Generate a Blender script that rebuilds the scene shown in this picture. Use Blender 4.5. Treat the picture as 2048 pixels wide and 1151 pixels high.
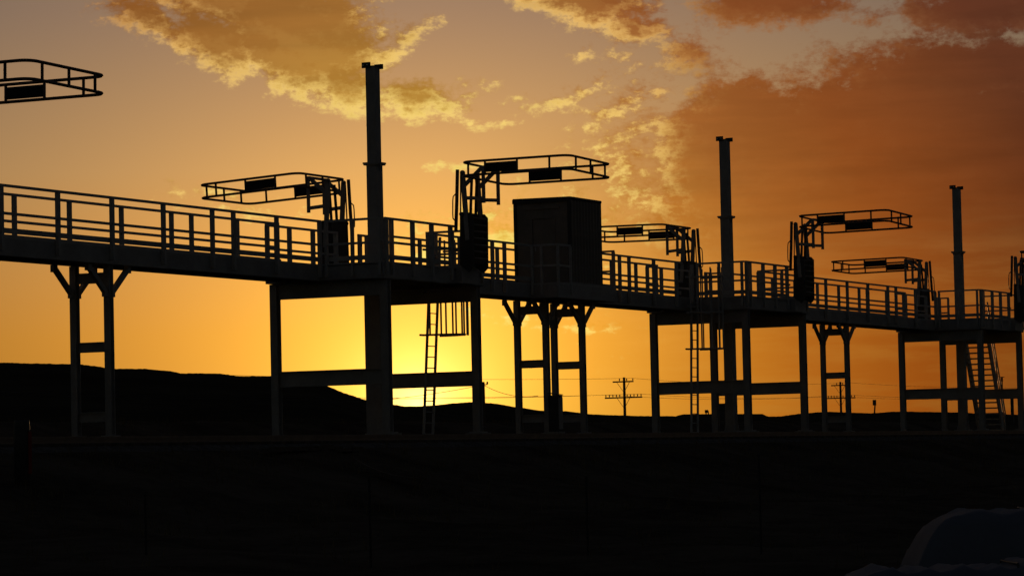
import bpy, math, random
from mathutils import Matrix, Vector
for o in list(bpy.data.objects): bpy.data.objects.remove(o, do_unlink=True)
scene = bpy.context.scene
col = scene.collection
rng = random.Random(7)

# ------------------------------------------------------------------ camera
CAM = Vector((-77.9558, -42.1057, -0.7266))
F = Vector((0.897785, 0.437278, 0.052634)); R = Vector((0.43883, -0.898295, -0.022228)); U = Vector((-0.037561, -0.043054, 0.998366))
cd = bpy.data.cameras.new('camera'); cam = bpy.data.objects.new('camera', cd); col.objects.link(cam)
M = Matrix.Identity(4)
for i in range(3): M[i][0], M[i][1], M[i][2] = R[i], U[i], -F[i]
M.translation = CAM
cam.matrix_world = M
cd.sensor_width = 36; cd.lens = 113.24; cd.clip_start = 0.5; cd.clip_end = 20000
scene.camera = cam

# ------------------------------------------------------------------ sky
SUN_AZ, SUN_EL = 62.30, 0.92                  # degrees, from +Y towards +X
w = bpy.data.worlds.new('World'); scene.world = w; w.use_nodes = True
nt = w.node_tree; nt.nodes.clear()

class G:
    """small helper that wires math nodes in a tree"""
    def __init__(s, t): s.t = t
    def n(s, kind, **kw):
        x = s.t.nodes.new(kind)
        for k, v in kw.items(): setattr(x, k, v)
        return x
    def put(s, sock, v):
        if isinstance(v, bpy.types.NodeSocket): s.t.links.new(v, sock)
        else: sock.default_value = v
    def m(s, op, a, b=None, c=None, clamp=False):
        x = s.n('ShaderNodeMath', operation=op, use_clamp=clamp)
        s.put(x.inputs[0], a)
        if b is not None: s.put(x.inputs[1], b)
        if c is not None: s.put(x.inputs[2], c)
        return x.outputs[0]
    def v(s, op, a, b=None, scale=None):
        x = s.n('ShaderNodeVectorMath', operation=op)
        s.put(x.inputs[0], a)
        if b is not None: s.put(x.inputs[1], b)
        if scale is not None: s.put(x.inputs['Scale'], scale)
        return x.outputs['Value'] if op in ('LENGTH', 'DOT_PRODUCT') else x.outputs[0]
    def xyz(s, x, y, z=0.0):
        c = s.n('ShaderNodeCombineXYZ')
        s.put(c.inputs[0], x); s.put(c.inputs[1], y); s.put(c.inputs[2], z)
        return c.outputs[0]
    def noise(s, vec, scale, detail=4, rough=.55, colour=False):
        x = s.n('ShaderNodeTexNoise'); s.put(x.inputs['Vector'], vec)
        x.inputs['Scale'].default_value = scale; x.inputs['Detail'].default_value = detail; x.inputs['Roughness'].default_value = rough
        return x.outputs['Color'] if colour else x.outputs['Fac']
    def smooth(s, x, a, b, lo=0., hi=1.):
        r = s.n('ShaderNodeMapRange', interpolation_type='SMOOTHSTEP')
        s.put(r.inputs[0], x)
        for i, q in enumerate((a, b, lo, hi)): r.inputs[i+1].default_value = q
        return r.outputs[0]
    def ramp(s, x, lo, hi, stops):
        f = s.n('ShaderNodeMapRange'); s.put(f.inputs[0], x)
        f.inputs[1].default_value = lo; f.inputs[2].default_value = hi
        r = s.n('ShaderNodeValToRGB'); s.t.links.new(f.outputs[0], r.inputs[0])
        e = r.color_ramp.elements
        while len(e) < len(stops): e.new(0.5)
        for el, (p, c) in zip(e, stops):
            el.position = (p-lo)/(hi-lo)
        for el, (p, c) in zip(e, stops): el.color = (*c, 1)
        return r.outputs[0]
    def mix(s, fac, a, b, mode='MIX'):
        x = s.n('ShaderNodeMix', data_type='RGBA', blend_type=mode)
        s.put(x.inputs[0], fac); s.put(x.inputs[6], a); s.put(x.inputs[7], b)
        return x.outputs[2]

# cloud banks: azimuth offset from 64 deg, elevation, half sizes, tilt (degrees), weight
BANKS = [(-4.71, 8.38, 2.67, 0.84, -10.5, 1.35), (-3.74, 7.57, 1.82, 1.11, -25.6, 1.7), (-3.07, 7.61, 0.71, 1.33, -0.9, 1.14), (-2.87, 6.6, 1.11, 0.5, -18.9, 0.8), (-1.74, 7.47, 0.55, 0.25, 23.7, 0.6), (-2.22, 7.18, 0.4, 0.27, -1.0, 0.43), (-1.63, 6.39, 1.07, 0.39, -6.1, 0.75), (-0.86, 6.57, 0.53, 0.13, 3.8, 0.21), (-1.19, 6.04, 0.53, 0.11, -1.2, 0.17), (-6.4, 7.91, 0.98, 0.41, -20.4, 0.8), (-5.17, 7.46, 1.16, 0.55, -28.5, 1.1), (1.27, 8.18, 1.69, 0.59, -13.3, 1.2), (2.33, 7.58, 0.8, 0.37, -13.5, 0.8), (3.3, 7.09, 0.64, 0.36, -9.6, 0.57), (4.75, 7.89, 1.69, 0.46, -1.9, 1.0), (6.56, 7.53, 0.62, 0.18, -2.1, 0.28), (8.36, 7.68, 1.78, 0.62, -2.4, 1.0), (7.41, 5.26, 4.8, 1.69, -2.0, 1.7), (4.23, 5.09, 1.82, 1.73, -1.7, 1.9), (6.05, 3.71, 3.73, 1.51, -1.7, 1.7), (7.89, 6.56, 2.93, 0.8, 2.8, 1.28), (6.32, 6.99, 1.07, 0.23, 0.9, 0.37), (2.17, 5.24, 0.84, 1.73, -9.4, 0.22), (2.08, 6.17, 0.98, 0.25, 23.4, 0.4), (0.87, 6.29, 0.71, 0.12, 16.5, 0.3), (1.34, 7.16, 0.23, 0.11, 18.4, 0.25), (2.96, 4.06, 0.98, 0.71, -1.5, 0.6), (5.15, 3.03, 3.02, 0.89, -1.6, 1.0), (2.85, 3.36, 0.98, 0.4, -1.5, 0.4), (-0.78, 4.15, 1.07, 0.4, 18.7, 0.24), (-0.16, 3.87, 0.49, 0.28, -1.3, 0.45), (-0.89, 5.18, 0.53, 0.11, 1.8, 0.4), (-1.46, 3.72, 0.36, 0.12, -1.2, 0.2), (-5.3, 4.75, 0.62, 0.11, -5.9, 0.16), (-4.51, 4.4, 0.67, 0.09, -5.9, 0.18), (-2.75, 6.07, 0.23, 0.05, -1.0, 0.2), (-0.2, 6.25, 0.44, 0.07, 8.7, 0.18), (-0.12, 5.91, 0.4, 0.05, 4.7, 0.15), (0.25, 2.51, 0.8, 0.06, -4.3, 0.2), (-0.72, 2.71, 0.44, 0.05, 2.7, 0.16), (1.31, 2.3, 1.33, 0.06, -3.3, 0.18), (4.77, 1.89, 1.33, 0.05, -1.4, 0.12), (8.95, 4.06, 2.49, 1.69, -1.9, 1.7)]

def bank_group():
    """cloud density at a point P (azimuth, elevation in degrees)"""
    t = bpy.data.node_groups.new('cloud_density', 'ShaderNodeTree')
    t.interface.new_socket('P', in_out='INPUT', socket_type='NodeSocketVector')
    t.interface.new_socket('D', in_out='OUTPUT', socket_type='NodeSocketFloat')
    g = G(t); gi = g.n('NodeGroupInput'); go = g.n('NodeGroupOutput'); P = gi.outputs[0]
    wv = g.v('SUBTRACT', g.noise(P, 1.1, 2, .6, True), (.5, .5, .5))
    Pw = g.v('ADD', P, g.v('MULTIPLY', wv, (.55, .4, 0)))
    acc = g.m('SUBTRACT', g.rest(P), g.smooth(g.away(P), .95, 1.2, 3.0, 0.0))
    for (a, e, ra, re, rot, wt) in BANKS:
        mp = g.n('ShaderNodeMapping', vector_type='TEXTURE')
        t.links.new(Pw, mp.inputs[0])
        # the running value rides along as a far away z: each bank waits for the last one, which keeps the shader stack small
        t.links.new(g.xyz(a, e, acc), mp.inputs['Location'])
        mp.inputs['Rotation'].default_value = (0, 0, math.radians(rot)); mp.inputs['Scale'].default_value = (ra, re, 1e8)
        acc = g.m('MAXIMUM', acc, g.m('MULTIPLY_ADD', g.v('LENGTH', mp.outputs[0]), -wt, wt))
    acc = g.m('MAXIMUM', acc, -.8)
    t.links.new(g.m('ADD', acc, g.billow(P, 6)), go.inputs[0])
    return t
def _rest(g, P): return g.m('MULTIPLY', g.m('SUBTRACT', g.noise(P, .16, 3, .55), .49), 4.0)
def _away(g, P): return g.v('LENGTH', g.v('MULTIPLY', g.v('SUBTRACT', P, (0, 3.5, 0)), (1/12., 1/6.5, 0)))
def _billow(g, P, detail):
    nv = g.v('MULTIPLY', P, (1.0, 1.5, 0))
    n1 = g.m('MULTIPLY_ADD', g.noise(nv, 2.1, detail, .62), 1.5, -.75)
    n2 = g.m('MULTIPLY_ADD', g.noise(nv, 8.0, min(detail, 4), .6), .6, -.30)
    return g.m('ADD', n1, n2)
G.rest, G.away, G.billow = _rest, _away, _billow

g = G(nt)
tc = g.n('ShaderNodeTexCoord')
sep = g.n('ShaderNodeSeparateXYZ'); nt.links.new(tc.outputs['Generated'], sep.inputs[0])
X, Y, Z = sep.outputs
DEG = 180/math.pi
el = g.m('MULTIPLY', g.m('ARCSINE', Z), DEG)
az = g.m('SUBTRACT', g.m('MULTIPLY', g.m('ARCTAN2', X, Y), DEG), 64.0)
P = g.xyz(az, el)
sa, se = math.radians(SUN_AZ), math.radians(SUN_EL)
SUN = Vector((math.sin(sa)*math.cos(se), math.cos(sa)*math.cos(se), math.sin(se)))
cosang = g.v('DOT_PRODUCT', tc.outputs['Generated'], tuple(SUN))
ang = g.m('MULTIPLY', g.m('ARCCOSINE', g.m('MINIMUM', cosang, .9999999)), DEG)

# clear dusk air: sky texture, thin haze veil that fades away from the sun, and the sun's aureole
nish = g.n('ShaderNodeTexSky', sky_type='NISHITA', sun_disc=False)
nish.sun_elevation = se; nish.sun_rotation = sa; nish.dust_density = 2.0; nish.air_density = 1.5
base = g.v('SCALE', nish.outputs[0], scale=.045)
veil = g.ramp(el, -2, 90, [(-2, (.29, .18, .022)), (2.2, (.27, .185, .034)), (5.2, (.20, .195, .115)), (8, (.075, .12, .13)), (16, (.05, .07, .085)), (40, (.030, .038, .052)), (90, (.022, .029, .043))])
fade = g.ramp(ang, 0, 180, [(0, (1, 1, 1)), (4, (.98, .98, .97)), (8, (.82, .81, .78)), (12, (.70, .68, .66)), (25, (.45, .45, .46)), (60, (.30, .31, .33)), (180, (.31, .33, .36))])
air = g.v('MULTIPLY', g.v('ADD', base, veil), fade)
glow = g.v('SCALE', (1.75, .98, .085), scale=g.m('EXPONENT', g.m('DIVIDE', ang, -2.1)))
core_glow = g.v('SCALE', (.9, .9, .5), scale=g.m('EXPONENT', g.m('DIVIDE', ang, -.50)))
air = g.v('ADD', air, g.v('ADD', glow, core_glow))

core = g.ramp(ang, 0, 60, [(0, (.9, .5, .06)), (3, (.70, .31, .040)), (5, (.50, .20, .034)), (7, (.355, .118, .025)), (9, (.25, .066, .0135)), (12, (.115, .031, .0125)), (25, (.05, .024, .018)), (60, (.015, .014, .018))])
core = g.v('MULTIPLY', core, g.ramp(el, 0, 12, [(0, (1.25, 1.04, .30)), (2, (1.22, 1.03, .36)), (5, (1, .97, .8)), (8, (.95, .95, 1.0)), (12, (.9, .9, 1))]))
core = g.v('MULTIPLY', core, g.mix(g.smooth(az, -1.0, 3.0), (1.02, 1.30, 1.10, 1), (1, 1, 1, 1)))
rim = g.ramp(ang, 0, 60, [(0, (1., 1., .4)), (3, (1., .85, .2)), (5, (1., .75, .20)), (7, (1., .63, .17)), (9, (.62, .30, .09)), (12, (.30, .14, .06)), (25, (.09, .05, .035)), (60, (.02, .02, .022))])

# thin high cloud thickens towards the right of the sun
thin = g.m('MULTIPLY', g.smooth(az, -1.0, 5.5, 0., .92), g.smooth(g.noise(g.v('MULTIPLY', P, (.5, 3.2, 0)), 1.0, 6, .6), .30, .62, .72, 1.0))
air = g.mix(g.m('MULTIPLY', thin, g.smooth(el, 5.0, 6.4, 1.0, .0)), air, core)
# near the sunset: cloud banks with sun lit rims
dg = bank_group()
def density(vec):
    x = g.n('ShaderNodeGroup', node_tree=dg); nt.links.new(vec, x.inputs[0]); return x.outputs[0]
d0 = density(P)
to_sun = g.v('NORMALIZE', g.v('SUBTRACT', (SUN_AZ-64, SUN_EL, 0), P))
d1 = density(g.v('ADD', P, g.v('SCALE', to_sun, scale=g.m('MULTIPLY_ADD', d0, 1e-7, .26))))
low = g.m('MAXIMUM', g.smooth(el, 2.6, 4.6), g.smooth(az, 1.2, 3.6, 1.0, 0.0))      # low on the right the cloud melts into the thin layer
alpha = g.m('MULTIPLY', g.m('MULTIPLY', g.smooth(d0, -.10, .48), .97), low)
lit = g.m('MULTIPLY', g.smooth(g.m('SUBTRACT', d0, d1), -.12, .40), g.m('MULTIPLY', g.m('MULTIPLY', low, g.smooth(az, 2.0, 4.0, 1.0, .22)), g.smooth(d0, .12, .85, 1.0, .05)))
bands = g.smooth(g.noise(g.v('MULTIPLY', P, (.35, 2.6, 0)), 1.0, 4, .55), .3, .7, .92, 1.08)
sky_near = g.mix(alpha, air, g.v('SCALE', g.mix(lit, core, rim), scale=bands))
# the rest of the sky: the same broken cloud, in less detail
dr = g.m('ADD', g.rest(P), g.billow(P, 3))
sky_far = g.mix(g.m('MULTIPLY', g.smooth(dr, 0., .30), .96), air, core)
bg1 = g.n('ShaderNodeBackground'); nt.links.new(sky_near, bg1.inputs[0])
bg2 = g.n('ShaderNodeBackground'); nt.links.new(sky_far, bg2.inputs[0])
mixs = g.n('ShaderNodeMixShader')
nt.links.new(g.m('GREATER_THAN', g.away(P), 1.25), mixs.inputs[0]); nt.links.new(bg1.outputs[0], mixs.inputs[1]); nt.links.new(bg2.outputs[0], mixs.inputs[2])
wo = g.n('ShaderNodeOutputWorld'); nt.links.new(mixs.outputs[0], wo.inputs[0])
scene.cycles.use_adaptive_sampling = True; scene.cycles.adaptive_threshold = .02; scene.cycles.adaptive_min_samples = 8
scene.cycles.max_bounces = 3; scene.cycles.diffuse_bounces = 2; scene.cycles.glossy_bounces = 2
w.cycles.sampling_method = 'MANUAL'; w.cycles.sample_map_resolution = 512

# ------------------------------------------------------------------ sun lamp and exposure
sl = bpy.data.lights.new('sun', 'SUN'); sl.energy = 1.0; sl.angle = math.radians(.53); sl.color = (1, .55, .22)
so = bpy.data.objects.new('sun', sl); col.objects.link(so)
so.rotation_euler = (-SUN).to_track_quat('-Z', 'Y').to_euler()
vs = scene.view_settings
vs.view_transform = 'Standard'; vs.look = 'None'; vs.exposure = 0.0; vs.gamma = 1.0; vs.use_curve_mapping = False

# ------------------------------------------------------------------ materials
def mat(name, c, rough=.6, metal=0., var=.25, scale=3., bump=0., spec=.4):
    m = bpy.data.materials.new(name); m.use_nodes = True
    t = m.node_tree; b = t.nodes['Principled BSDF']; h = G(t)
    co = h.n('ShaderNodeTexCoord')
    n1 = h.noise(co.outputs['Object'], scale, 6, .6)
    n2 = h.noise(co.outputs['Object'], scale*9, 4, .6)
    f = h.m('ADD', h.m('MULTIPLY', n1, .7), h.m('MULTIPLY', n2, .3))
    lo = tuple(max(0, q*(1-var)) for q in c); hi = tuple(min(1, q*(1+var)) for q in c)
    t.links.new(h.mix(h.smooth(f, .3, .7), (*lo, 1), (*hi, 1)), b.inputs['Base Color'])
    b.inputs['Roughness'].default_value = rough; b.inputs['Metallic'].default_value = metal
    b.inputs['Specular IOR Level'].default_value = spec
    if bump:
        bn = h.n('ShaderNodeBump'); bn.inputs['Strength'].default_value = bump
        t.links.new(f, bn.inputs['Height']); t.links.new(bn.outputs[0], b.inputs['Normal'])
    return m
STEEL = mat('galvanised_steel', (.35, .33, .325), .5, 0, .2, 2)
BEAM = mat('grey_painted_steel', (.285, .265, .26), .55, 0, .2, 1.5)
DARK = mat('dark_steel', (.045, .04, .04), .6, 0, .3, 3)
PIPE = mat('brown_primed_pipe', (.10, .06, .05), .55, 0, .25, 4)
PANEL = mat('black_mesh_panel', (.012, .012, .013), .8, 0, .3, 8)
HUT = mat('brown_sheet_metal', (.21, .17, .145), .6, 0, .2, 1.2)
WOOD = mat('weathered_timber', (.09, .07, .055), .85, 0, .35, 4, .2, .1)
CONC = mat('footing_concrete', (.28, .27, .25), .9, 0, .2, 3, .2, .1)
SOIL = mat('dry_grass_soil', (.075, .060, .046), 1., 0, .5, .35, .4, 0.)
HILL = mat('grassy_hill', (.05, .042, .030), 1., 0, .35, .02, .3, 0.)
BALLAST = mat('track_ballast', (.10, .09, .085), 1., 0, .4, 5, .5, 0.)
RAILM = mat('railhead_steel', (.20, .15, .12), .5, .4, .2, 3)
TARP = mat('pale_plastic_wrap', (.11, .12, .155), .8, 0, .08, 1.5, .2, .3)
PAINT = mat('white_paint', (.7, .7, .7), .5, 0, .1, 3)
RED = mat('red_reflector', (.22, .02, .015), .95, 0, .1, 3)
GLASSI = mat('insulator_glaze', (.05, .035, .03), .85, 0, .1, 3)
WIRE = mat('wire_black', (.02, .02, .02), .7, 0, .1, 3)

# ------------------------------------------------------------------ mesh helpers
class MB:
    def __init__(s): s.v = []; s.f = []
    def _add(s, vs, fs):
        k = len(s.v); s.v += [tuple(q) for q in vs]; s.f += [tuple(i+k for i in q) for q in fs]; return s
    def box(s, x0, x1, y0, y1, z0, z1):
        vs = [(x, y, z) for z in (z0, z1) for x, y in ((x0, y0), (x1, y0), (x1, y1), (x0, y1))]
        return s._add(vs, [(3, 2, 1, 0), (4, 5, 6, 7), (0, 1, 5, 4), (1, 2, 6, 5), (2, 3, 7, 6), (3, 0, 4, 7)])
    def bar(s, p, q, w, h, up=(0, 0, 1)):
        p, q = Vector(p), Vector(q); d = (q-p).normalized(); up = Vector(up)
        if abs(d.dot(up)) > .98: up = Vector((0, 1, 0))
        a = d.cross(up).normalized(); b = a.cross(d).normalized()
        vs = [c + a*(i*w/2) + b*(j*h/2) for c in (p, q) for i, j in ((-1, -1), (1, -1), (1, 1), (-1, 1))]
        return s._add(vs, [(0, 1, 2, 3), (7, 6, 5, 4), (1, 0, 4, 5), (2, 1, 5, 6), (3, 2, 6, 7), (0, 3, 7, 4)])
    def ibeam(s, p, q, w, h, tf=.02, tw=.02, up=(0, 0, 1)):
        p, q = Vector(p), Vector(q); d = (q-p).normalized(); up = Vector(up)
        if abs(d.dot(up)) > .98: up = Vector((0, 1, 0))
        a = d.cross(up).normalized(); b = a.cross(d).normalized()
        s.bar(p+b*(h/2-tf/2), q+b*(h/2-tf/2), w, tf, b); s.bar(p-b*(h/2-tf/2), q-b*(h/2-tf/2), w, tf, b)
        return s.bar(p, q, tw, h-2*tf, b)
    def tube(s, pts, r, n=8, closed=False, r2=None):
        pts = [Vector(p) for p in pts]; k = len(pts); rings = []
        prev = None
        for i, p in enumerate(pts):
            a = pts[i-1] if (i or closed) else p; b = pts[(i+1) % k] if (i < k-1 or closed) else p
            d = (b-a).normalized()
            if prev is None:
                ref = Vector((0, 0, 1)) if abs(d.z) < .9 else Vector((0, 1, 0)); e = d.cross(ref).normalized()
            else:
                e = (prev - d*prev.dot(d)).normalized()
            prev = e; h = d.cross(e); rr = r if r2 is None else r+(r2-r)*i/(k-1)
            rings.append([p + e*(rr*math.cos(2*math.pi*j/n)) + h*(rr*math.sin(2*math.pi*j/n)) for j in range(n)])
        vs = [q for ring in rings for q in ring]; fs = []
        for i in range(k if closed else k-1):
            i2 = (i+1) % k
            for j in range(n): fs.append((i*n+j, i*n+(j+1) % n, i2*n+(j+1) % n, i2*n+j))
        if not closed: fs += [tuple(range(n-1, -1, -1)), tuple((k-1)*n+j for j in range(n))]
        return s._add(vs, fs)
    def prism(s, poly, ext):
        """poly: 3-D loop, ext: vector"""
        n = len(poly); e = Vector(ext); a = [Vector(p) for p in poly]
        return s._add(a + [p+e for p in a], [tuple(range(n-1, -1, -1)), tuple(range(n, 2*n))] + [(i, (i+1) % n, n+(i+1) % n, n+i) for i in range(n)])
    def mesh(s, name, m, smooth=False):
        me = bpy.data.meshes.new(name); me.from_pydata(s.v, [], s.f); me.validate(); me.update()
        import bmesh
        b = bmesh.new(); b.from_mesh(me); bmesh.ops.recalc_face_normals(b, faces=b.faces); b.to_mesh(me); b.free()
        me.materials.append(m)
        if smooth:
            for p in me.polygons: p.use_smooth = True
        return me
CACHE = {}
def part(name, key, maker, m, parent, loc=(0, 0, 0), rot=(0, 0, 0), smooth=False):
    if key is None or key not in CACHE:
        b = MB(); maker(b); me = b.mesh(name, m, smooth)
        if key is not None: CACHE[key] = me
    else: me = CACHE[key]
    o = bpy.data.objects.new(name, me); col.objects.link(o); o.parent = parent; o.location = loc; o.rotation_euler = rot
    return o
def thing(name, label, cat, loc=(0, 0, 0), rz=0, group=None):
    o = bpy.data.objects.new(name, None); col.objects.link(o); o.location = loc; o.rotation_euler = (0, 0, rz); o.empty_display_size = .2
    o['label'] = label; o['category'] = cat
    if group: o['group'] = group
    return o
def struct(name, me, kind='structure'):
    o = bpy.data.objects.new(name, me); col.objects.link(o); o['kind'] = kind; return o
def sight(u, v, d):
    """a far point: direction given in photo pixels, at its own distance d along the view axis"""
    return CAM + (F + R*((u-1024)/6442) - U*((v-575.5)/6442))*d

L = 25.603
# ------------------------------------------------------------------ ground
def prof(y):
    pts = [(-4000, -2.6), (-60, -2.5), (-42, -2.4), (-28, -2.3), (-13, -1.75), (-9, -.95), (-6.9, -.46), (-6.2, -.42), (6.8, -.42), (8.2, -.1), (10.5, .55), (12, .66), (15, .55), (22, -.6), (60, -1.0), (6000, -1.0)]
    for (a, b), (c, d) in zip(pts, pts[1:]):
        if a <= y <= c: return b+(d-b)*(y-a)/(c-a)
    return pts[-1][1]
def axis(fine0, fine1, step, far):
    r = []; x = fine0
    while x <= fine1: r.append(x); x += step
    k = step; a = fine0; b = fine1
    while b < far: k *= 1.35; b += k; r.append(b)
    k = step
    while a > -far: k *= 1.35; a -= k; r.insert(0, a)
    return r
xs = axis(-80, 90, .9, 3000); ys = axis(-42, 24, .55, 3000)
vs_, fs_ = [], []
from mathutils import noise as mnoise
for yv in ys:
    for xv in xs:
        z = prof(yv)
        if -90 < xv < 120 and -45 < yv < 30:
            a = .16 if (yv < -7.2 or yv > 7.5) else .02
            z += a*(mnoise.noise(Vector((xv*.35, yv*.35, 0)))) + a*.5*mnoise.noise(Vector((xv*1.3, yv*1.3, 3)))
        vs_.append((xv, yv, z))
nx = len(xs)
for j in range(len(ys)-1):
    for i in range(nx-1): fs_.append((j*nx+i, j*nx+i+1, (j+1)*nx+i+1, (j+1)*nx+i))
me = bpy.data.meshes.new('ground'); me.from_pydata(vs_, [], fs_); me.materials.append(SOIL)
for p in me.polygons: p.use_smooth = True
struct('ground', me)

# hills: real ridges with their own distance and depth
CREST = [(54.969, 1.814), (56.274, 1.765), (56.405, 1.753), (56.71, 1.704), (56.929, 1.673), (57.499, 1.662), (57.937, 1.619), (58.157, 1.57), (58.817, 1.548), (59.125, 1.507), (59.744, 1.494), (60.495, 1.408), (60.688, 1.315), (61.022, 1.175), (61.375, 1.061), (61.844, 0.971)]
CREST2 = [(58, .2), (60.5, .6), (61.844, 0.951), (62.261, 0.953), (62.616, 0.963), (62.883, 0.993), (63.239, 1.003), (63.55, 0.978), (63.772, 0.955), (64.126, 0.885), (64.48, 0.833), (65.013, 0.794), (65.367, 0.742), (65.988, 0.71), (66.431, 0.682), (66.874, 0.672)]
CREST3 = [(64.5, .3), (66, .60), (66.874, 0.672), (67.017, 0.705), (67.584, 0.7), (68.424, 0.681), (68.511, 0.635), (68.732, 0.63), (69.086, 0.666), (69.351, 0.686), (69.615, 0.688), (70.318, 0.645), (70.669, 0.664), (70.932, 0.666), (71.282, 0.649), (71.893, 0.626), (72.154, 0.602), (73.004, 0.555)]
def ridge(name, pts, left, right, r0, depth, seed, rough):
    full = left + pts + right
    a0, a1 = full[0][0], full[-1][0]; N = int((a1-a0)/.035)
    prof_r = [(-1, 0), (-.75, .30), (-.5, .62), (-.3, .83), (-.15, .95), (0, 1), (.2, .94), (.5, .6), (1, 0)]
    V, Fc = [], []
    for i in range(N+1):
        a = a0+(a1-a0)*i/N
        for (p, q), (p2, q2) in zip(full, full[1:]):
            if p <= a <= p2: e = q+(q2-q)*(a-p)/(p2-p); break
        h = r0*math.tan(math.radians(e))+CAM.z+1.2 + rough*(abs(mnoise.noise(Vector((a*9, seed, 0)))) + .8*max(0, mnoise.noise(Vector((a*42, seed, 5)))-.15) - .2)
        for t, k in prof_r:
            r = r0+t*depth; zz = -1.2 + h*k
            if 0 < abs(t) < 1: zz += rough*.9*mnoise.noise(Vector((a*3, t*4, seed)))
            V.append((CAM.x+r*math.sin(math.radians(a)), CAM.y+r*math.cos(math.radians(a)), zz))
    K = len(prof_r)
    for i in range(N):
        for j in range(K-1): Fc.append((i*K+j, (i+1)*K+j, (i+1)*K+j+1, i*K+j+1))
    m = bpy.data.meshes.new(name); m.from_pydata(V, [], Fc); m.materials.append(HILL)
    for p in m.polygons: p.use_smooth = True
    return struct(name, m)
ridge('hill', CREST, [(30, 1.1), (40, 1.5), (50, 1.85)], [(63, .75), (64.5, .3), (66, .1)], 700, 380, 3, .19)
ridge('hill', CREST2, [], [(69, .5), (71, .3)], 820, 300, 9, .16)
ridge('hill', CREST3, [], [(76, .6), (84, .9), (95, .4)], 960, 330, 15, .14)

# railway tracks on either side of the platform
def track(yc, label):
    t = bpy.data.objects.new('railway_track', None); col.objects.link(t); t['kind'] = 'structure'
    part('rail', 'rail', lambda b: (b.box(-140, 170, -.035, .035, -.05, 0), b.box(-140, 170, -.01, .01, -.13, -.05), b.box(-140, 170, -.07, .07, -.15, -.13)), RAILM, t, (0, yc-.75, -.09))
    part('rail', 'rail', None, RAILM, t, (0, yc+.75, -.09))
    sb = part('sleeper', 'sleepers', lambda b: [b.box(x, x+.22, -1.3, 1.3, -.17, 0) for x in [-140+.55*i for i in range(560)]], WOOD, t, (0, yc, -.235))
    sb['kind'] = 'stuff'
    part('ballast_bed', 'ballast', lambda b: b.prism([(-140, -1.9, 0), (-140, -1.5, .16), (-140, 1.5, .16), (-140, 1.9, 0)], (310, 0, 0)), BALLAST, t, (0, yc, -.46))
track(-4.35, ''); track(4.35, '')

# ------------------------------------------------------------------ guard rails
ZD = 4.56; ZTOP = 5.69; ZMID = 5.06
def post(parent, x, y, side=None, wide=(.085, .10)):
    """rail post; bolted to the edge channel, foot at mid channel"""
    part('rail_post', ('post', wide), lambda b: b.box(-wide[0]/2, wide[0]/2, -wide[1]/2, wide[1]/2, -.36, ZTOP-ZD-.02), STEEL, parent, (x, y, ZD))
def run(parent, p, q, top=True, toe=True, toe_in=(0, 0)):
    """top rail, mid rail and toe plate between two plan points"""
    (x0, y0), (x1, y1) = p, q
    for nm, z in (('top_rail', ZTOP), ('mid_rail', ZMID)):
        part(nm, None, lambda b: b.bar((x0, y0, z), (x1, y1, z), .055, .062), STEEL, parent)
    if toe:
        dx, dy = toe_in
        part('toe_plate', None, lambda b: b.bar((x0+dx, y0+dy, ZD+.115), (x1+dx, y1+dy, ZD+.115), .008, .125), STEEL, parent)

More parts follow.
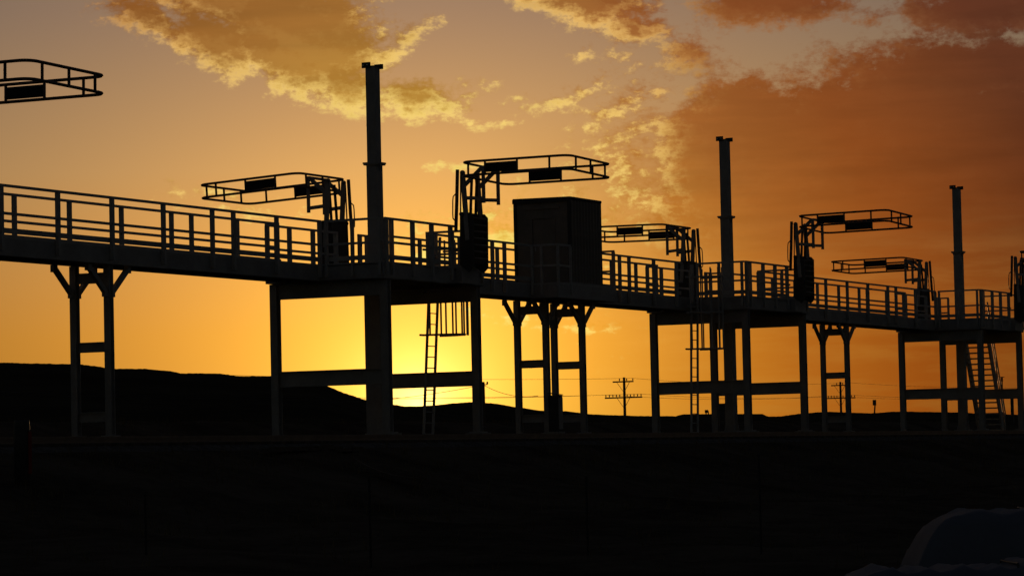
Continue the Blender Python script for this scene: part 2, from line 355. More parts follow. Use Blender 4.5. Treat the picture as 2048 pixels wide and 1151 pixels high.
# ------------------------------------------------------------------ loading platforms
A, W_ = 2.66, 1.69
def platform(k, label):
    t = thing('loading_platform', label, 'platform', (k*L, 0, 0), 0, 'loading platforms along the track')
    for sx in (-1, 1):
        for sy in (-1, 1):
            c = part('column', 'pcol', lambda b: b.ibeam((0, 0, .02), (0, 0, 4.08), .215, .225, .03, .03, (1, 0, 0)), BEAM, t, (sx*A, sy*W_, 0))
            part('base_plate', 'pbase', lambda b: b.box(-.2, .2, -.2, .2, 0, .03), BEAM, c, (0, 0, 0))
            part('footing', 'pfoot', lambda b: b.tube([(0, 0, -.7), (0, 0, -.002)], .36, 16), CONC, t, (sx*A, sy*W_, 0))
        part('cross_beam', 'ptop', lambda b: b.ibeam((0, -W_+.11, 0), (0, W_-.11, 0), .2, .42, .03, .025), BEAM, t, (sx*A, 0, 3.88))
        part('cross_beam', 'pmid', lambda b: b.ibeam((0, -W_+.11, 0), (0, W_-.11, 0), .2, .42, .03, .025), BEAM, t, (sx*A, 0, 1.517))
        part('edge_channel', 'pend', lambda b: (b.box(-.02, .02, -1.76, 1.76, -.205, .205), b.box(-.1, .02, -1.76, 1.76, -.205, -.185), b.box(-.1, .02, -1.76, 1.76, .185, .205)), BEAM, t, (sx*2.9, 0, 4.297), (0, 0, 0 if sx > 0 else math.pi))
    for sy in (-1, 1):
        part('edge_channel', 'pside', lambda b: (b.box(-2.95, 2.95, -.02, .02, -.205, .205), b.box(-2.95, 2.95, -.1, .02, -.205, -.185), b.box(-2.95, 2.95, -.1, .02, .185, .205)), BEAM, t, (0, sy*1.79, 4.297), (0, 0, 0 if sy > 0 else math.pi))
    for i, x in enumerate((-1.8, -.9, .9, 1.8)):
        part('joist', 'pjoist', lambda b: b.ibeam((0, -1.74, 0), (0, 1.74, 0), .1, .3, .015, .012), BEAM, t, (x, 0, 4.34))
    part('deck_grating', 'pdeck', deck_grating(-2.95, 2.95, -1.81, 1.81), STEEL, t, (0, 0, 4.505))
    # rails: near side, both ends outside the walkway, far side
    yn, yf = -1.82, 1.82
    run(t, (-2.88, yn), (1.2, yn), toe_in=(0, .05)); run(t, (2.35, yn), (2.88, yn), toe_in=(0, .05))
    for x in (-2.80, -2.50, -1.29, -.18, .95, 2.42, 2.82): post(t, x, yn, wide=(.09, .11))
    run(t, (-2.88, yf), (1.1, yf), toe_in=(0, -.05)); run(t, (2.3, yf), (2.88, yf), toe_in=(0, -.05))
    for x in (-2.80, -1.6, -.3, 1.0, 2.4, 2.82): post(t, x, yf, wide=(.09, .11))
    for xe, s in ((-2.93, 1), (2.93, -1)):
        run(t, (xe, yn+.02), (xe, -.03), toe_in=(.05*s, 0)); run(t, (xe, 1.44), (xe, yf-.02), toe_in=(.05*s, 0))
        for y in (-1.70, -.87, -.08, 1.47): post(t, xe, y, wide=(.10, .075))
    return t
def deck_grating(x0, x1, y0, y1):
    def f(b):
        n = max(1, int((x1-x0)/1.0)); st = (x1-x0)/n
        for i in range(n): b.box(x0+i*st+.006, x0+(i+1)*st-.006, y0, y1, 0, .045)
    return f
PLAT = {}
PLAT[-1] = platform(-1, 'grey steel loading platform just past the left edge, under the cropped cage')
PLAT[0] = platform(0, 'largest grey steel loading platform on four columns, left of the corrugated hut')
PLAT[1] = platform(1, 'middle grey steel loading platform on four columns, right of the corrugated hut')
PLAT[2] = platform(2, 'smallest grey steel loading platform at the right edge with a stair below it')

# ------------------------------------------------------------------ tall poles
def pole(k, label):
    t = thing('fall_arrest_pole', label, 'pole', (k*L, 0, 0), 0, 'tall square poles above the platforms')
    part('shaft', 'shaft', lambda b: b.box(-.165, .165, -.165, .165, .03, 7.40), BEAM, t)
    part('upper_shaft', 'ushaft', lambda b: b.box(-.145, .145, -.145, .145, 7.48, 10.13), BEAM, t)
    c = part('collar', 'collar', lambda b: (b.box(-.24, .24, -.24, .24, 7.435, 7.48), b.box(-.225, .225, -.225, .225, 7.40, 7.434)), BEAM, t)
    for s in (-1, 1):
        part('gusset', ('gus', s), lambda b: b.prism([(0, s*.166, 7.399), (0, s*.25, 7.399), (0, s*.166, 7.20)], (.012, 0, 0)), BEAM, c)
    for s in (-1, 1):
        br = part('cap_bracket', ('capb', s), lambda b: (b.box(.147*s if s > 0 else -.175, .175 if s > 0 else -.147, -.245 if s > 0 else -.02, .02 if s > 0 else .245, 10.07 if s > 0 else 10.09, 10.21 if s > 0 else 10.25)), DARK, t)
        for yy in (.06, .19):
            part('bolt', ('bolt', s), lambda b: b.tube([(-.012, 0, 0), (.012, 0, 0)], .022, 8), PAINT, br, (.187*s, -s*yy, 10.14 if s > 0 else 10.17))
    part('cap_plate', 'capp', lambda b: b.box(-.16, .14, -.2, .2, 10.131, 10.15), DARK, t)
    part('base_plate', 'polebase', lambda b: b.box(-.3, .3, -.3, .3, 0, .035), BEAM, t)
    for s in (-1, 1): part('gusset', ('pg', s), lambda b: b.prism([(0, s*.166, .036), (0, s*.28, .036), (0, s*.166, .75)], (.02, 0, 0)), BEAM, t)
    part('footing', 'polefoot', lambda b: b.tube([(0, 0, -.7), (0, 0, -.002)], .5, 18), CONC, t)
pole(0, 'tallest square steel pole rising left of the corrugated hut')
pole(1, 'middle square steel pole rising right of the corrugated hut')
pole(2, 'rightmost and shortest looking square steel pole near the right edge')

# ------------------------------------------------------------------ folding gangways with raised cages
def rounded(u0, u1, v0, v1, z, rad=.28, n=5):
    pts = []
    for cx, cy, a0 in ((u1-rad, v1-rad, 0), (u0+rad, v1-rad, 90), (u0+rad, v0+rad, 180), (u1-rad, v0+rad, 270)):
        for i in range(n+1):
            a = math.radians(a0+90*i/n); pts.append((cx+rad*math.cos(a), cy+rad*math.sin(a), z))
    return pts
def gangway(xc, far, label, rx=0., ry=0., lift=0.):
    """local: outward is -y, origin on the platform centre line under the pivot"""
    t = thing('folding_gangway', label, 'gangway', (xc, 0, 0), math.pi if far else 0, 'raised folding gangways')
    PV = (0, -2.75, 7.34+lift); rot = (math.radians(rx), math.radians(ry), 0)
    DZ = .37; U0 = 1.4; V1 = -3.0; V0 = .26
    for nm, z in (('cage_top_rail', 0), ('cage_bottom_rail', -DZ)):
        part(nm, nm, lambda b: b.tube(rounded(-U0, U0, V1, V0, z), .034, 8, True), PIPE, t, PV, rot, True)
    def bal(u, v): part('baluster', 'baluster', lambda b: b.bar((0, 0, -DZ-.02), (0, 0, .02), .045, .045), PIPE, t, Vector(PV)+(Matrix.Rotation(rot[0], 3, 'X') @ Matrix.Rotation(rot[1], 3, 'Y')) @ Vector((u, v, 0)), rot)
    for s in (-1, 1):
        for v in (-.48, -1.45, -2.42): bal(s*U0, v)
    for v in (V0, V1):
        for u in (-.95, 0, .95): bal(u, v)
    for s in (-1, 1):
        part('dark_panel', 'cpanel', lambda b: b.box(-.012, .012, -1.425, -.505, -DZ+.05, -.06), PANEL, t, Vector(PV)+(Matrix.Rotation(rot[0], 3, 'X') @ Matrix.Rotation(rot[1], 3, 'Y')) @ Vector((s*U0, 0, 0)), rot)
    # lifting linkage, one set each side
    for s in (-1, 1):
        x = s*.45
        part('mast_leg', 'mleg', lambda b: (b.bar((0, -2.18, 5.3), (0, -2.06, 7.17), .07, .13, (0, 1, 0)), b.tube([(-.035, -2.06, 7.17), (.035, -2.06, 7.17)], .068, 10)), BEAM, t, (x, 0, 0))
        part('hanger', 'hang', lambda b: b.bar((0, -2.70, 6.30), (0, -2.70, 7.33), .06, .085, (0, 1, 0)), BEAM, t, (x+.005*s, 0, 0))
        part('lower_link', 'llink', lambda b: b.bar((0, -2.10, 6.47), (0, -2.66, 6.43), .05, .10), BEAM, t, (x, 0, 0))
        part('diagonal_arm', 'darm', lambda b: b.bar((0, -2.13, 6.83), (0, -2.67, 7.29), .05, .11), BEAM, t, (x, 0, 0))
        part('spring_rod', 'srod', lambda b: b.tube([(0, -2.13, 5.9), (0, -2.16, 6.5), (0, -2.20, 7.1)], .042, 10), DARK, t, (x*.35, 0, 0))
    part('cross_tie', 'ctie', lambda b: b.bar((-.45, -2.70, 7.30), (.45, -2.70, 7.30), .07, .07), BEAM, t)
    hd = part('pull_handle', 'handle', lambda b: b.tube([(0, -1.94, 7.26), (0, -1.90, 6.4), (0, -1.85, 5.55)], .05, 10), PIPE, t, (-.52, 0, 0), smooth=True)
    part('grip_loop', 'loop', lambda b: b.tube([(0, -1.90, 6.62), (0, -1.79, 6.52), (0, -1.775, 6.4), (0, -1.765, 6.05), (0, -1.77, 5.92), (0, -1.87, 5.80)], .018, 8), PIPE, hd, (0, 0, 0), smooth=True)
    part('guide_rod', 'grod', lambda b: b.tube([(0, -2.02, 7.1), (0, -1.99, 5.9)], .022, 8), PIPE, t, (-.49, 0, 0))
    # stair folded up into a bundle
    for s in (-1, 1):
        part('side_plate', 'splate', lambda b: b.prism([(0, -1.93, 4.62), (0, -2.20, 4.42), (0, -2.34, 4.56), (0, -2.36, 5.95), (0, -2.26, 6.06), (0, -1.96, 6.06)], (.05, 0, 0)), DARK, t, (s*.45-.025, 0, 0))
    for i in range(7):
        part('stair_tread', 'ftread', lambda b: b.prism([(-.42, 0, 0), (-.42, -.16, .13), (-.42, -.16, .165), (-.42, 0, .035)], (.84, 0, 0)), HUT, t, (0, -2.2+(.02 if i % 2 else 0), 4.66+i*.185))
    part('counterbalance_box', 'cbox', lambda b: (b.box(-.42, .42, -2.12, -1.98, 4.6, 6.02), b.box(-.30, .30, -1.978, -1.90, 4.7, 5.5)), DARK, t)
    part('pivot_tube', 'ptube', lambda b: b.tube([(-.58, -2.05, 6.02), (.58, -2.05, 6.02)], .06, 12), DARK, t)
    part('mount_bracket', 'mbr', lambda b: b.box(-.5, .5, -1.99, -1.815, 4.12, 4.58), BEAM, t)
gangway(-L+2.05, False, 'raised gangway whose cage is cut off by the left edge of the view', ry=1.2)
gangway(1.75, False, 'raised gangway with its cage over the roof of the corrugated hut', ry=1.2)
gangway(1.50, True, 'raised gangway with its cage left of the tallest pole, drooping a little', rx=2.8)
gangway(L+1.75, False, 'raised gangway with its cage between the middle and the rightmost pole', rx=-.7, ry=1.6)
gangway(L+1.50, True, 'raised gangway with its cage half hidden behind the corrugated hut', rx=-.6)
gangway(2*L+1.75, False, 'raised gangway cut off by the right edge of the view', ry=1.2)
gangway(2*L+1.50, True, 'lowest and smallest raised gangway cage, left of the rightmost pole', rx=.6, ry=-.5)

# ------------------------------------------------------------------ walkways
YN, YF = .06, 1.36       # rail post lines
def walkway(x0, x1, near, far, label, near_runs=None):
    t = thing('walkway', label, 'walkway', ((x0+x1)/2, 0, 0), 0, 'elevated walkways between the platforms')
    c = (x0+x1)/2; h = (x1-x0)/2
    for nm, y, s in (('girder', .18, 1), ('girder', 1.24, -1)):
        part(nm, None, lambda b: (b.box(-h, h, y-s*.06, y-s*.035, 4.105, 4.50), b.box(-h, h, min(y-s*.035, y+s*.05), max(y-s*.035, y+s*.05), 4.105, 4.125), b.box(-h, h, min(y-s*.035, y+s*.05), max(y-s*.035, y+s*.05), 4.48, 4.50)), BEAM, t)
    n = int((x1-x0)/1.5)
    for i in range(n+1):
        part('cross_joist', 'wjoist', lambda b: b.box(-.03, .03, .216, 1.204, 4.3, 4.478), BEAM, t, (-h+.1+(2*h-.2)*i/n, 0, 0))
    part('deck_grating', None, deck_grating(-h, h, .125, 1.295), STEEL, t, (0, 0, 4.502))
    for y, s, lst, runs in ((YN, 1, near, near_runs or [(x0, x1)]), (YF, -1, far, [(x0, x1)])):
        for x in lst: post(t, x-c, y)
        for a, b_ in runs: run(t, (a-c, y), (b_-c, y), toe_in=(0, .06*s))
    return t
walkway(-L+2.97, -2.97, [-22.4, -20, -17.68, -15.41, -13.12, -10.83, -8.53, -7.50, -5.32, -3.05], [-22.4, -20, -17.6, -15.29, -12.99, -10.7, -8.38, -7.42, -5.14, -3.05],
        'long elevated walkway running in from the left edge to the largest platform')
walkway(2.97, L-2.97, [3.7, 5.2, 7.34, 8.15, 14.35, 16.55, 17.3, 19.3, 21.2, 22.55], [3.05, 5.2, 7.4, 8.3, 10.3, 14.6, 16.9, 18.8, 20.79, 22.5],
        'elevated walkway carrying the corrugated hut between two platforms', [(3.6, 10.05), (14.25, L-3.9)])
walkway(L+2.97, 2*L-2.97, [28.6, 30.9, 33.1, 35.43, 37.75, 40.07, 42.39, 43.34, 45.7, 48.2], [28.6, 31, 33.3, 35.6, 38.0, 40.34, 42.67, 43.6, 45.9, 48.2],
        'shortest looking elevated walkway, between the middle and the rightmost pole')

# ------------------------------------------------------------------ support bents under the walkways
def bent(x, label):
    t = thing('walkway_support', label, 'support', (x, 0, 0), 0, 'two legged supports under the walkways')
    for y in (.27, 1.24):
        c = part('column', 'bcol', lambda b: b.ibeam((0, 0, .02), (0, 0, 4.10), .17, .18, .025, .025, (1, 0, 0)), BEAM, t, (0, y, 0))
        part('base_plate', 'bbase', lambda b: b.box(-.17, .17, -.17, .17, 0, .025), BEAM, c)
        part('footing', 'bfoot', lambda b: b.tube([(0, 0, -.7), (0, 0, -.002)], .3, 14), CONC, t, (0, y, 0))
        for s in (-1, 1):
            kb = part('knee_brace', ('knee', s), lambda b: b.bar((s*.12, 0, 3.42), (s*.84, 0, 4.02), .10, .12), BEAM, t, (0, y, 0))
            part('gusset', ('kg', s), lambda b: b.box(min(s*.09, s*.21), max(s*.09, s*.21), -.055, .055, 3.33, 3.47), BEAM, kb)
            part('gusset', ('kg2', s), lambda b: b.box(min(s*.78, s*.93), max(s*.78, s*.93), -.055, .055, 3.93, 4.10), BEAM, kb)
    part('cap_beam', 'bcap', lambda b: b.ibeam((0, .36, 3.795), (0, 1.15, 3.795), .15, .25, .025, .02), BEAM, t)
    part('cross_beam', 'bcross', lambda b: b.ibeam((0, .36, 0), (0, 1.15, 0), .15, .24, .025, .02), BEAM, t, (0, 0, 2.14))
    part('cross_beam', 'bcross', None, BEAM, t, (0, 0, .47))
bent(-13.0, 'two legged steel support with knee braces nearest the left edge')
bent(11.35, 'left one of two steel supports standing side by side under the corrugated hut')
bent(14.0, 'right one of two steel supports standing side by side under the corrugated hut')
bent(38.1, 'two legged steel support between the middle and rightmost platforms, before a utility pole')

# ------------------------------------------------------------------ hut on the walkway
HX0, HX1, HY0, HY1, HZ0, HZ1 = 11.46, 13.76, -.58, 1.32, 4.62, 7.26
t = thing('control_hut', 'dark corrugated metal hut on the walkway with a door in its left side', 'hut', ((HX0+HX1)/2, (HY0+HY1)/2, HZ0))
hw, hd = (HX1-HX0)/2, (HY1-HY0)/2; HH = HZ1-HZ0
part('wall', None, lambda b: b.box(-hw+.03, hw-.03, -hd+.03, -hd+.07, 0, HH-.12), HUT, t)
part('wall', None, lambda b: b.box(-hw+.03, hw-.03, hd-.07, hd-.03, 0, HH-.12), HUT, t)
wl = part('wall', None, lambda b: (b.box(-hw+.03, -hw+.07, -hd+.07, -.40, 0, HH-.12), b.box(-hw+.03, -hw+.07, .37, hd-.07, 0, HH-.12), b.box(-hw+.03, -hw+.07, -.40, .37, 2.02, HH-.12)), HUT, t)
part('wall', None, lambda b: b.box(hw-.07, hw-.03, -hd+.07, hd-.07, 0, HH-.12), HUT, t)
for i in range(10):
    x = -hw+.15+i*(2*hw-.3)/9
    part('wall_rib', 'hrib', lambda b: b.prism([(-.07, 0, 0), (-.04, -.055, 0), (.04, -.055, 0), (.07, 0, 0)], (0, 0, HH-.13)), HUT, t, (x, -hd+.029, .005))
for sx in (-1, 1):
    for sy in (-1, 1): part('corner_trim', 'htrim', lambda b: b.box(-.045, .045, -.045, .045, -.02, HH-.10), DARK, t, (sx*(hw-.03), sy*(hd-.03), 0))
rf = part('roof', None, lambda b: b.prism([(-hw-.02, -hd-.03, HH-.10), (-hw-.02, hd+.03, HH-.10), (-hw-.02, hd+.03, HH), (-hw-.02, -hd-.03, HH-.02)], (2*hw+.04, 0, 0)), DARK, t)
part('drip_edge', None, lambda b: b.box(-hw-.045, -hw-.022, -hd-.035, hd+.035, HH-.16, HH-.03), DARK, rf)
dr = part('door', None, lambda b: b.box(-hw+.035, -hw+.06, -.36, .33, .03, 1.98), HUT, t)
part('door_frame', None, lambda b: (b.box(-hw+.005, -hw+.029, -.44, -.365, 0, 2.06), b.box(-hw+.005, -hw+.029, .335, .41, 0, 2.06), b.box(-hw+.005, -hw+.029, -.364, .334, 1.985, 2.06)), HUT, dr)
part('handle', None, lambda b: b.bar((-hw, .24, .98), (-hw, .24, 1.12), .02, .03), STEEL, dr)
part('light_strip', None, lambda b: b.box(-hw-.02, -hw+.025, -.6, .6, 2.28, 2.33), HUT, t)
part('floor_frame', None, lambda b: b.box(-hw, hw, -hd+.0, hd-.03, -.055, -.005), BEAM, t)

# landing in front of the hut
t = thing('hut_landing', 'small railed landing sticking out in front of the corrugated hut', 'landing', (12.2, -.3, 0))
part('edge_channel', None, lambda b: b.box(-2.15, 2.2, -.47, -.43, 4.09, 4.5), BEAM, t)
for x in (-2.15, 2.16): part('edge_channel', None, lambda b: b.box(x, x+.04, -.428, .41, 4.09, 4.5), BEAM, t)
for x in (-1.2, -.2, .8, 1.7): part('bracket', 'lbr', lambda b: b.prism([(0, -.42, 4.12), (0, .41, 4.12), (0, .41, 4.48), (0, -.42, 4.48)], (.03, 0, 0)), BEAM, t, (x, 0, 0))
part('deck_grating', None, deck_grating(-2.15, 2.2, -.47, .41), STEEL, t, (0, 0, 4.503))
run(t, (-2.16, -.46), (-1.16, -.46), toe=False); run(t, (-2.14, -.44), (-2.14, .34), toe=False)
for x in (-2.08, -1.18): post(t, x, -.47, wide=(.06, .08))
post(t, -2.15, .05, wide=(.08, .06)); post(t, -2.15, .36, wide=(.08, .06))
run(t, (2.18, -.44), (2.18, .34), toe=False); post(t, 2.18, -.40, wide=(.09, .09)); post(t, 2.18, .3, wide=(.09, .09))

# electrical cabinet on the support column
t = thing('electrical_cabinet', 'dark upright cabinet at the foot of the hut supports', 'cabinet', (11.25, -.05, 0))
part('body', None, lambda b: b.box(-.17, .17, -.16, .16, .05, 1.16), DARK, t)
part('hood', None, lambda b: b.prism([(-.19, -.18, 1.161), (.19, -.18, 1.161), (.19, .18, 1.22), (-.19, .18, 1.22)], (0, 0, .02)), DARK, t)
part('door', None, lambda b: b.box(-.14, .14, -.18, -.161, .12, 1.08), BEAM, t)
part('plinth', None, lambda b: b.box(-.22, .22, -.2, .2, -.5, .049), CONC, t)

# ------------------------------------------------------------------ caged ladders
def ladder(x, lean, label):
    t = thing('caged_ladder', label, 'ladder', (x, -.06, 0), 0, 'caged ladders up to the walkway')
    zb, zt = -.38, 5.6; half = .28
    off = lambda z: -lean*(4.4-z)/4.4
    for s in (-1, 1):
        part('stringer', None, lambda b: b.bar((off(zb)+s*half, -.06, zb), (off(zt)+s*half, -.06, zt), .05, .065, (0, 1, 0)), STEEL, t)
    n = 15
    for i in range(n):
        z = .0+i*.31
        part('rung', 'rung', lambda b: b.tube([(-half+.03, 0, 0), (half-.03, 0, 0)], .016, 6), STEEL, t, (off(z), -.06, z))
    # cage hoops and bars
    def arc(k, r=1.0): 
        a = math.radians(180+180*k); return Vector((.5*math.cos(a), -.16+.92*math.sin(a), 0))
    for z in (2.78, 4.0, 5.2):
        part('cage_hoop', 'hoop', lambda b: b.tube([(-.72, -.06, 0), (-.5, -.06, 0)]+[arc(i/12) for i in range(13)]+[(.5, -.06, 0)], .034, 6), STEEL, t, (off(z), 0, z))
    for k in (0, .12, .25, .38, .5, .62, .75, .88, 1):
        p = arc(k)
        part('cage_bar', 'cbar', lambda b: b.bar((0, 0, 0), (0, 0, 2.75), .06, .03), STEEL, t, (p.x, p.y, 2.76))
    part('standoff', None, lambda b: b.box(-half-.03, half+.03, -.02, .06, 4.2, 4.27), STEEL, t)
ladder(3.2, .55, 'caged ladder hanging below the largest platform, in front of the sunset glow')
ladder(L-3.35, .25, 'caged ladder below the middle platform, beside its pole')

# stair at the far end of the last platform
t = thing('steel_stair', 'steep steel stair under the smallest platform at the right edge', 'stair', (2*L+2.98, 0, 0))
SY0, SY1 = -.16, .90; run_x = 2.15
for y in (SY0, SY1):
    part('stringer', None, lambda b: b.bar((.02, y, 4.45), (run_x, y, -.35), .07, .32), STEEL, t)
for i in range(19):
    z = 4.25-i*.235; x = .02+(4.45-z)/4.8*run_x
    part('tread', 'tread', lambda b: b.box(-.14, .15, SY0+.035, SY1-.035, -.03, .03), STEEL, t, (x, 0, z))
for y in (SY0-.06, SY1+.06):
    h = part('handrail', None, lambda b: (b.tube([(.1, y, 5.45), (run_x+.05, y, .65)], .034, 8), b.tube([(.05, y, 5.0), (run_x, y, .2)], .028, 8)), STEEL, t)
    for f in (.1, .5, .95):
        x, z = .02+run_x*f, 4.45-4.8*f
        part('baluster', None, lambda b: b.bar((x, y, z), (x+.06, y, z+.98), .04, .04), STEEL, h)

# ------------------------------------------------------------------ line side things far behind
def utility_pole(u, vtop, d, label, arms, height=9.0, g=None):
    p = sight(u, vtop, d); zt = p.z
    t = thing('utility_pole', label, 'utility pole', (p.x, p.y, -1.0), 0, g)
    H = zt+1.0
    part('pole', None, lambda b: b.tube([(0, 0, -.3), (0, 0, H)], .14, 10, r2=.10), WOOD, t, smooth=True)
    for dz, half, pins in arms:
        a = part('cross_arm', None, lambda b: b.box(-.05, .05, -half, half, -.055, .055), WOOD, t, (-.2, 0, H-dz))
        for s in (-1, 1):
            part('arm_brace', None, lambda b: b.bar((.0, s*.55, -.05), (.1, s*.08, -.75), .03, .03), DARK, a)
        for q in pins:
            part('insulator', 'insul', lambda b: b.tube([(0, 0, .07), (0, 0, .16), (0, 0, .17), (0, 0, .26)], .045, 8), GLASSI, a, (0, q*half, 0))
    return t, Vector((p.x-.2, p.y, zt))
ARMS = [(.35, .9, (-.95, -.35, .35)), (1.62, 1.62, (-.95, -.76, -.57, -.38, -.2, .2, .38, .57, .76, .95))]
_, P1 = utility_pole(1248, 754, 258, 'wooden utility pole with two cross arms right of the hut supports', ARMS, g='utility poles with two cross arms')
_, P2 = utility_pole(1680.5, 763, 322, 'wooden utility pole with two cross arms behind the right hand walkway support', ARMS, g='utility poles with two cross arms')
d12 = (P2-P1)
def wire(p, q, sag, label, r=.012, n=10):
    me_b = MB(); pts = []
    for i in range(n+1):
        f = i/n; z = p.z+(q.z-p.z)*f - sag*4*f*(1-f); pts.append((p.x+(q.x-p.x)*f, p.y+(q.y-p.y)*f, z))
    me_b.tube(pts, r, 5); o = bpy.data.objects.new('wire', me_b.mesh('wire', WIRE)); col.objects.link(o)
    o['label'] = label; o['category'] = 'wire'; o['group'] = 'line wires on the horizon'
for dz, off_, nm in ((.1, -.85, 'topmost thin line wire'), (1.37, -1.5, 'left outer thin line wire of the lower cross arms'), (1.37, 1.5, 'right outer thin line wire of the lower cross arms')):
    o3 = Vector((0, off_, -dz))
    wire(P1+o3, P2+o3, .35, nm+' between the two utility poles')
    wire(P1+o3-d12*1.6, P1+o3, .35, nm+' running left from the utility pole')
    wire(P2+o3, P2+o3+d12*1.6, .35, nm+' running right from the utility pole')
# service pole with drop wires
p = sight(966, 763, 170)
t = thing('service_pole', 'plain service pole behind the right leg of the largest platform, with drop wires', 'utility pole', (p.x, p.y, -1.0))
part('pole', None, lambda b: b.tube([(0, 0, -.3), (0, 0, p.z+1)], .12, 10, r2=.09), WOOD, t, smooth=True)
part('bracket', None, lambda b: b.bar((-.1, -.3, p.z+.85), (-.1, .3, p.z+.85), .05, .05), DARK, t)
part('insulator', None, lambda b: b.tube([(-.1, -.3, p.z+.86), (-.1, -.3, p.z+1.0)], .05, 8), GLASSI, t)
for (u, v, dd, lab, sg) in ((640, 803, 185, 'drop wire sloping down to the left of the service pole', .25), (1076, 791, 160, 'drop wire sloping down to the right of the service pole', .25)):
    q = sight(u, v, dd); wire(Vector((p.x, p.y, p.z-.15)), q, sg, lab, .014)

def sign_post(u, vtop, vbase, d, wpx, hpx, label, tilt=0, legs=1):
    top = sight(u, vtop, d); base = sight(u, vbase, d); s = d/6442
    t = thing('trackside_sign', label, 'sign', (base.x, base.y, base.z-.6), math.radians(-26))
    H = top.z-base.z+.6; ww, hh = wpx*s/2, hpx*s
    for i in range(legs):
        yy = 0 if legs == 1 else (-ww*.7 if i == 0 else ww*.7)
        part('post', None, lambda b: b.bar((0, yy, 0), (0, yy+tilt*H, H-hh*.4), .07, .07), DARK, t)
    part('board', None, lambda b: b.box(-.09, -.05, -ww+tilt*H, ww+tilt*H, H-hh, H), DARK, t)
    return t
sign_post(1747, 799, 829, 210, 9, 11, 'small tilted trackside sign board right of the right hand walkway support', -.12)
sign_post(1414.5, 819, 829, 260, 9.5, 6, 'tiny two legged board on the horizon below the middle platform', 0, 2)
t = thing('marker_post', 'thin upright marker post seen between the hut support legs', 'post', tuple(sight(1124.5, 826, 200)-Vector((0, 0, .6))))
part('post', None, lambda b: b.box(-.035, .035, -.035, .035, 0, 1.55), DARK, t)
part('reflector', None, lambda b: b.box(-.045, -.036, -.03, .03, 1.35, 1.5), DARK, t)
# signal mast, relay box behind the stair
q = sight(2006, 830, 190)
t = thing('signal_mast', 'slim mast with a small head behind the stair at the right edge', 'mast', (q.x, q.y, q.z-.6))
part('mast', None, lambda b: b.tube([(0, 0, 0), (0, 0, 2.85)], .045, 8), DARK, t)
part('head', None, lambda b: (b.box(-.05, .05, -.14, .14, 2.84, 2.88), b.box(-.05, .05, -.05, .05, 2.6, 2.82)), DARK, t)
part('side_arm', None, lambda b: b.bar((0, -.5, 1.75), (0, .1, 1.75), .05, .05), DARK, t)
q = sight(2025, 832, 175)
t = thing('signal_box', 'low post with a wide double lamp head right of the stair', 'signal', (q.x, q.y, q.z-.6))
part('post', None, lambda b: b.box(-.07, .07, -.07, .07, 0, 1.85), DARK, t)
for s in (-1, 1): part('lamp_head', ('lh', s), lambda b: b.tube([(-.1, s*.13, 1.97), (.1, s*.13, 1.97)], .13, 12), DARK, t)
part('cross_bar', None, lambda b: b.bar((0, -.3, 1.84), (0, .3, 1.84), .08, .06), DARK, t)
# cabinet and leaning ladder behind the middle platform
q = sight(1447, 832, 150)
t = thing('equipment_cabinet', 'small dark equipment cabinet seen beside the middle pole, low on the horizon', 'cabinet', (q.x, q.y, q.z-.5))
part('body', None, lambda b: b.box(-.25, .25, -.15, .15, 0, 1.05), DARK, t)
part('lid', None, lambda b: b.box(-.28, .28, -.18, .18, 1.051, 1.1), DARK, t)

# ------------------------------------------------------------------ foreground
q = sight(45, 958, 57)
t = thing('bollard', 'short dark bollard with a red edge at the far left of the embankment', 'bollard', (q.x, q.y, q.z))
part('post', None, lambda b: b.tube([(0, 0, -.4), (0, 0, .95), (0, 0, 1.02), (0, 0, 1.05)], .15, 14, r2=.13), DARK, t, smooth=True)
part('reflector_strip', None, lambda b: b.box(-.02, .06, -.165, -.145, .1, .85), RED, t)
for u, vt, d, lab in ((290, 985, 44, 'thin fence post nearest the left edge in the dark foreground'), (738, 950, 43, 'thin fence post below the tallest pole in the dark foreground'), (1172, 950, 46, 'thin fence post below the hut in the dark foreground'), (1517, 905, 46, 'thin fence post left of the wrapped stacks in the dark foreground')):
    top = sight(u, vt, d)
    t = thing('fence_post', lab, 'fence post', (top.x, top.y, prof(top.y)-.2), 0, 'wire fence posts')
    H = top.z-prof(top.y)+.2
    part('stake', None, lambda b: (b.box(-.025, .025, -.004, .004, 0, H), b.box(-.004, .004, -.022, -.0042, 0, H)), DARK, t)
    part('insulator', None, lambda b: b.box(-.03, .03, -.03, -.0225, H-.2, H-.15), DARK, t)
# timbers and bent sheet on the crest of the embankment
for i, (x, y, a, ln, lab) in enumerate(((-16.8, -7.0, 8, 3.4, 'longest loose plank on the embankment below the tallest pole'), (-15.9, -6.75, -4, 2.6, 'middle loose plank on the embankment below the tallest pole'), (-14.6, -7.15, 14, 1.8, 'short loose plank on the embankment below the tallest pole'))):
    t = thing('loose_plank', lab, 'plank', (x, y, prof(y)+.02), math.radians(a), 'loose planks on the embankment')
    part('board', None, lambda b: b.box(-ln/2, ln/2, -.12, .12, 0, .06), WOOD, t)
    part('cleat', None, lambda b: b.box(ln*.3, ln*.3+.1, -.14, .14, .061, .1), WOOD, t)
q = sight(795, 905, 68)
t = thing('bent_sheet', 'curled pale metal strip lying on the embankment below the largest platform', 'metal strip', (q.x, q.y, prof(q.y)))
part('strip', None, lambda b: [b.prism([(-.12, -.9+.2*i, .06+.42*(1-i/7)**2.2), (.12, -.9+.2*i, .06+.42*(1-i/7)**2.2), (.12, -.7+.2*i, .06+.42*(1-(i+1)/7)**2.2), (-.12, -.7+.2*i, .06+.42*(1-(i+1)/7)**2.2)], (0, 0, .012)) for i in range(7)], WOOD, t, rot=(0, 0, math.radians(200)))
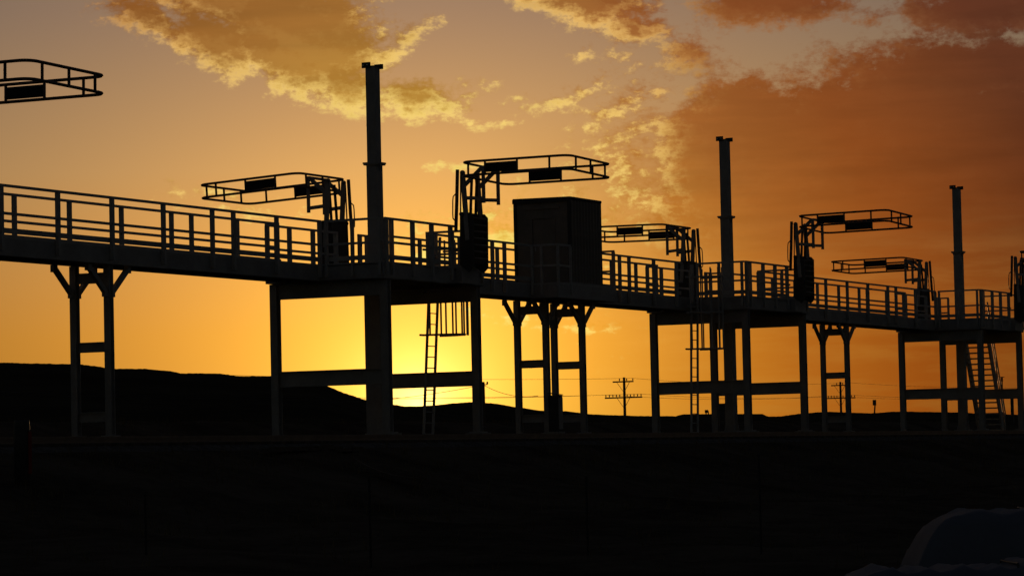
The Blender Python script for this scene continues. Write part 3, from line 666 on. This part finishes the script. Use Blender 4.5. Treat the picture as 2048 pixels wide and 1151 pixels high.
part('lip', None, lambda b: b.box(-.14, .14, .5, .58, .03, .07), WOOD, t, rot=(0, 0, math.radians(200)))

# wrapped stacks bottom right
def stack(name, label, base, yaw, lx, ly, h, slope, seed, rolls):
    t = thing(name, label, 'wrapped stack', base, yaw, 'wrapped stacks in the foreground')
    nx_, ny_ = 26, 18
    def f(b):
        V = []; Q = []
        for j in range(ny_+1):
            for i in range(nx_+1):
                u, v = i/nx_, j/ny_
                x = (u-.5)*lx; y = (v-.5)*ly
                edge = min(1, min(u*lx/(slope*2.0), (1-u)*lx/slope), min(v*ly, (1-v)*ly)/slope)
                z = h*(1-(1-edge)**2.6)
                z += .035*mnoise.noise(Vector((x*2.2, y*2.2, seed)))*edge + .032*math.sin(x*rolls*1.3+.6*math.sin(y*3))*edge + .05*(x > lx*.08)*edge + .018*mnoise.noise(Vector((x*7, y*7, seed)))*edge
                V.append((x, y, z))
        for j in range(ny_):
            for i in range(nx_): Q.append((j*(nx_+1)+i, j*(nx_+1)+i+1, (j+1)*(nx_+1)+i+1, (j+1)*(nx_+1)+i))
        b._add(V, Q)
    part('plastic_wrap', None, f, TARP, t, smooth=True)
    part('strap', None, lambda b: b.tube([(lx*.1, -ly/2+.02, .02), (lx*.1, -ly/2+slope, h*.98+.05), (lx*.1, ly/2-slope, h*.98+.05), (lx*.1, ly/2-.02, .02)], .012, 6), DARK, t)
    part('pallet', None, lambda b: b.box(-lx/2+.1, lx/2-.1, -ly/2+.1, ly/2-.1, -.14, -.002), WOOD, t)
b1 = sight(2010, 1150, 40); b2 = sight(1960, 1160, 31)
stack('wrapped_stack', 'taller pale plastic wrapped stack cut off by the right edge', (b1.x, b1.y, b1.z-.15), math.radians(-64), 2.6, 1.9, .95, .42, 2, 9)
stack('wrapped_stack', 'lower pale plastic wrapped stack along the bottom edge, with ribbed top', (b2.x, b2.y, b2.z-.25), math.radians(-64), 2.9, 1.5, .38, .22, 6, 14)


# dry grass on the embankment and round the footings: nobody could count it
gv, gf = [], []
for i in range(9000):
    if i < 6500: gx, gy = rng.uniform(-60, 75), rng.choice((rng.uniform(-15, -6.6), rng.uniform(-9, -6.6), rng.uniform(-30, -8)))
    else: gx, gy = rng.uniform(-60, 90), rng.uniform(6.8, 13)
    gz = prof(gy)-.02
    for k in range(4):
        a = rng.uniform(0, 6.283); h = rng.uniform(.06, .26); wv_ = .012; lx_, ly_ = rng.uniform(-.1, .1), rng.uniform(-.1, .1)
        px, py = gx+rng.uniform(-.1, .1), gy+rng.uniform(-.1, .1)
        n0 = len(gv)
        gv += [(px-wv_*math.cos(a), py-wv_*math.sin(a), gz-.08), (px+wv_*math.cos(a), py+wv_*math.sin(a), gz-.08), (px+lx_, py+ly_, gz+h)]
        gf.append((n0, n0+1, n0+2))
GRASS = mat('dry_grass', (.13, .10, .06), 1., 0, .3, 2, 0., 0.)
gm = bpy.data.meshes.new('dry_grass'); gm.from_pydata(gv, [], gf); gm.materials.append(GRASS)
gr = struct('dry_grass', gm, 'stuff'); gr['label'] = 'short dry grass on the embankment'
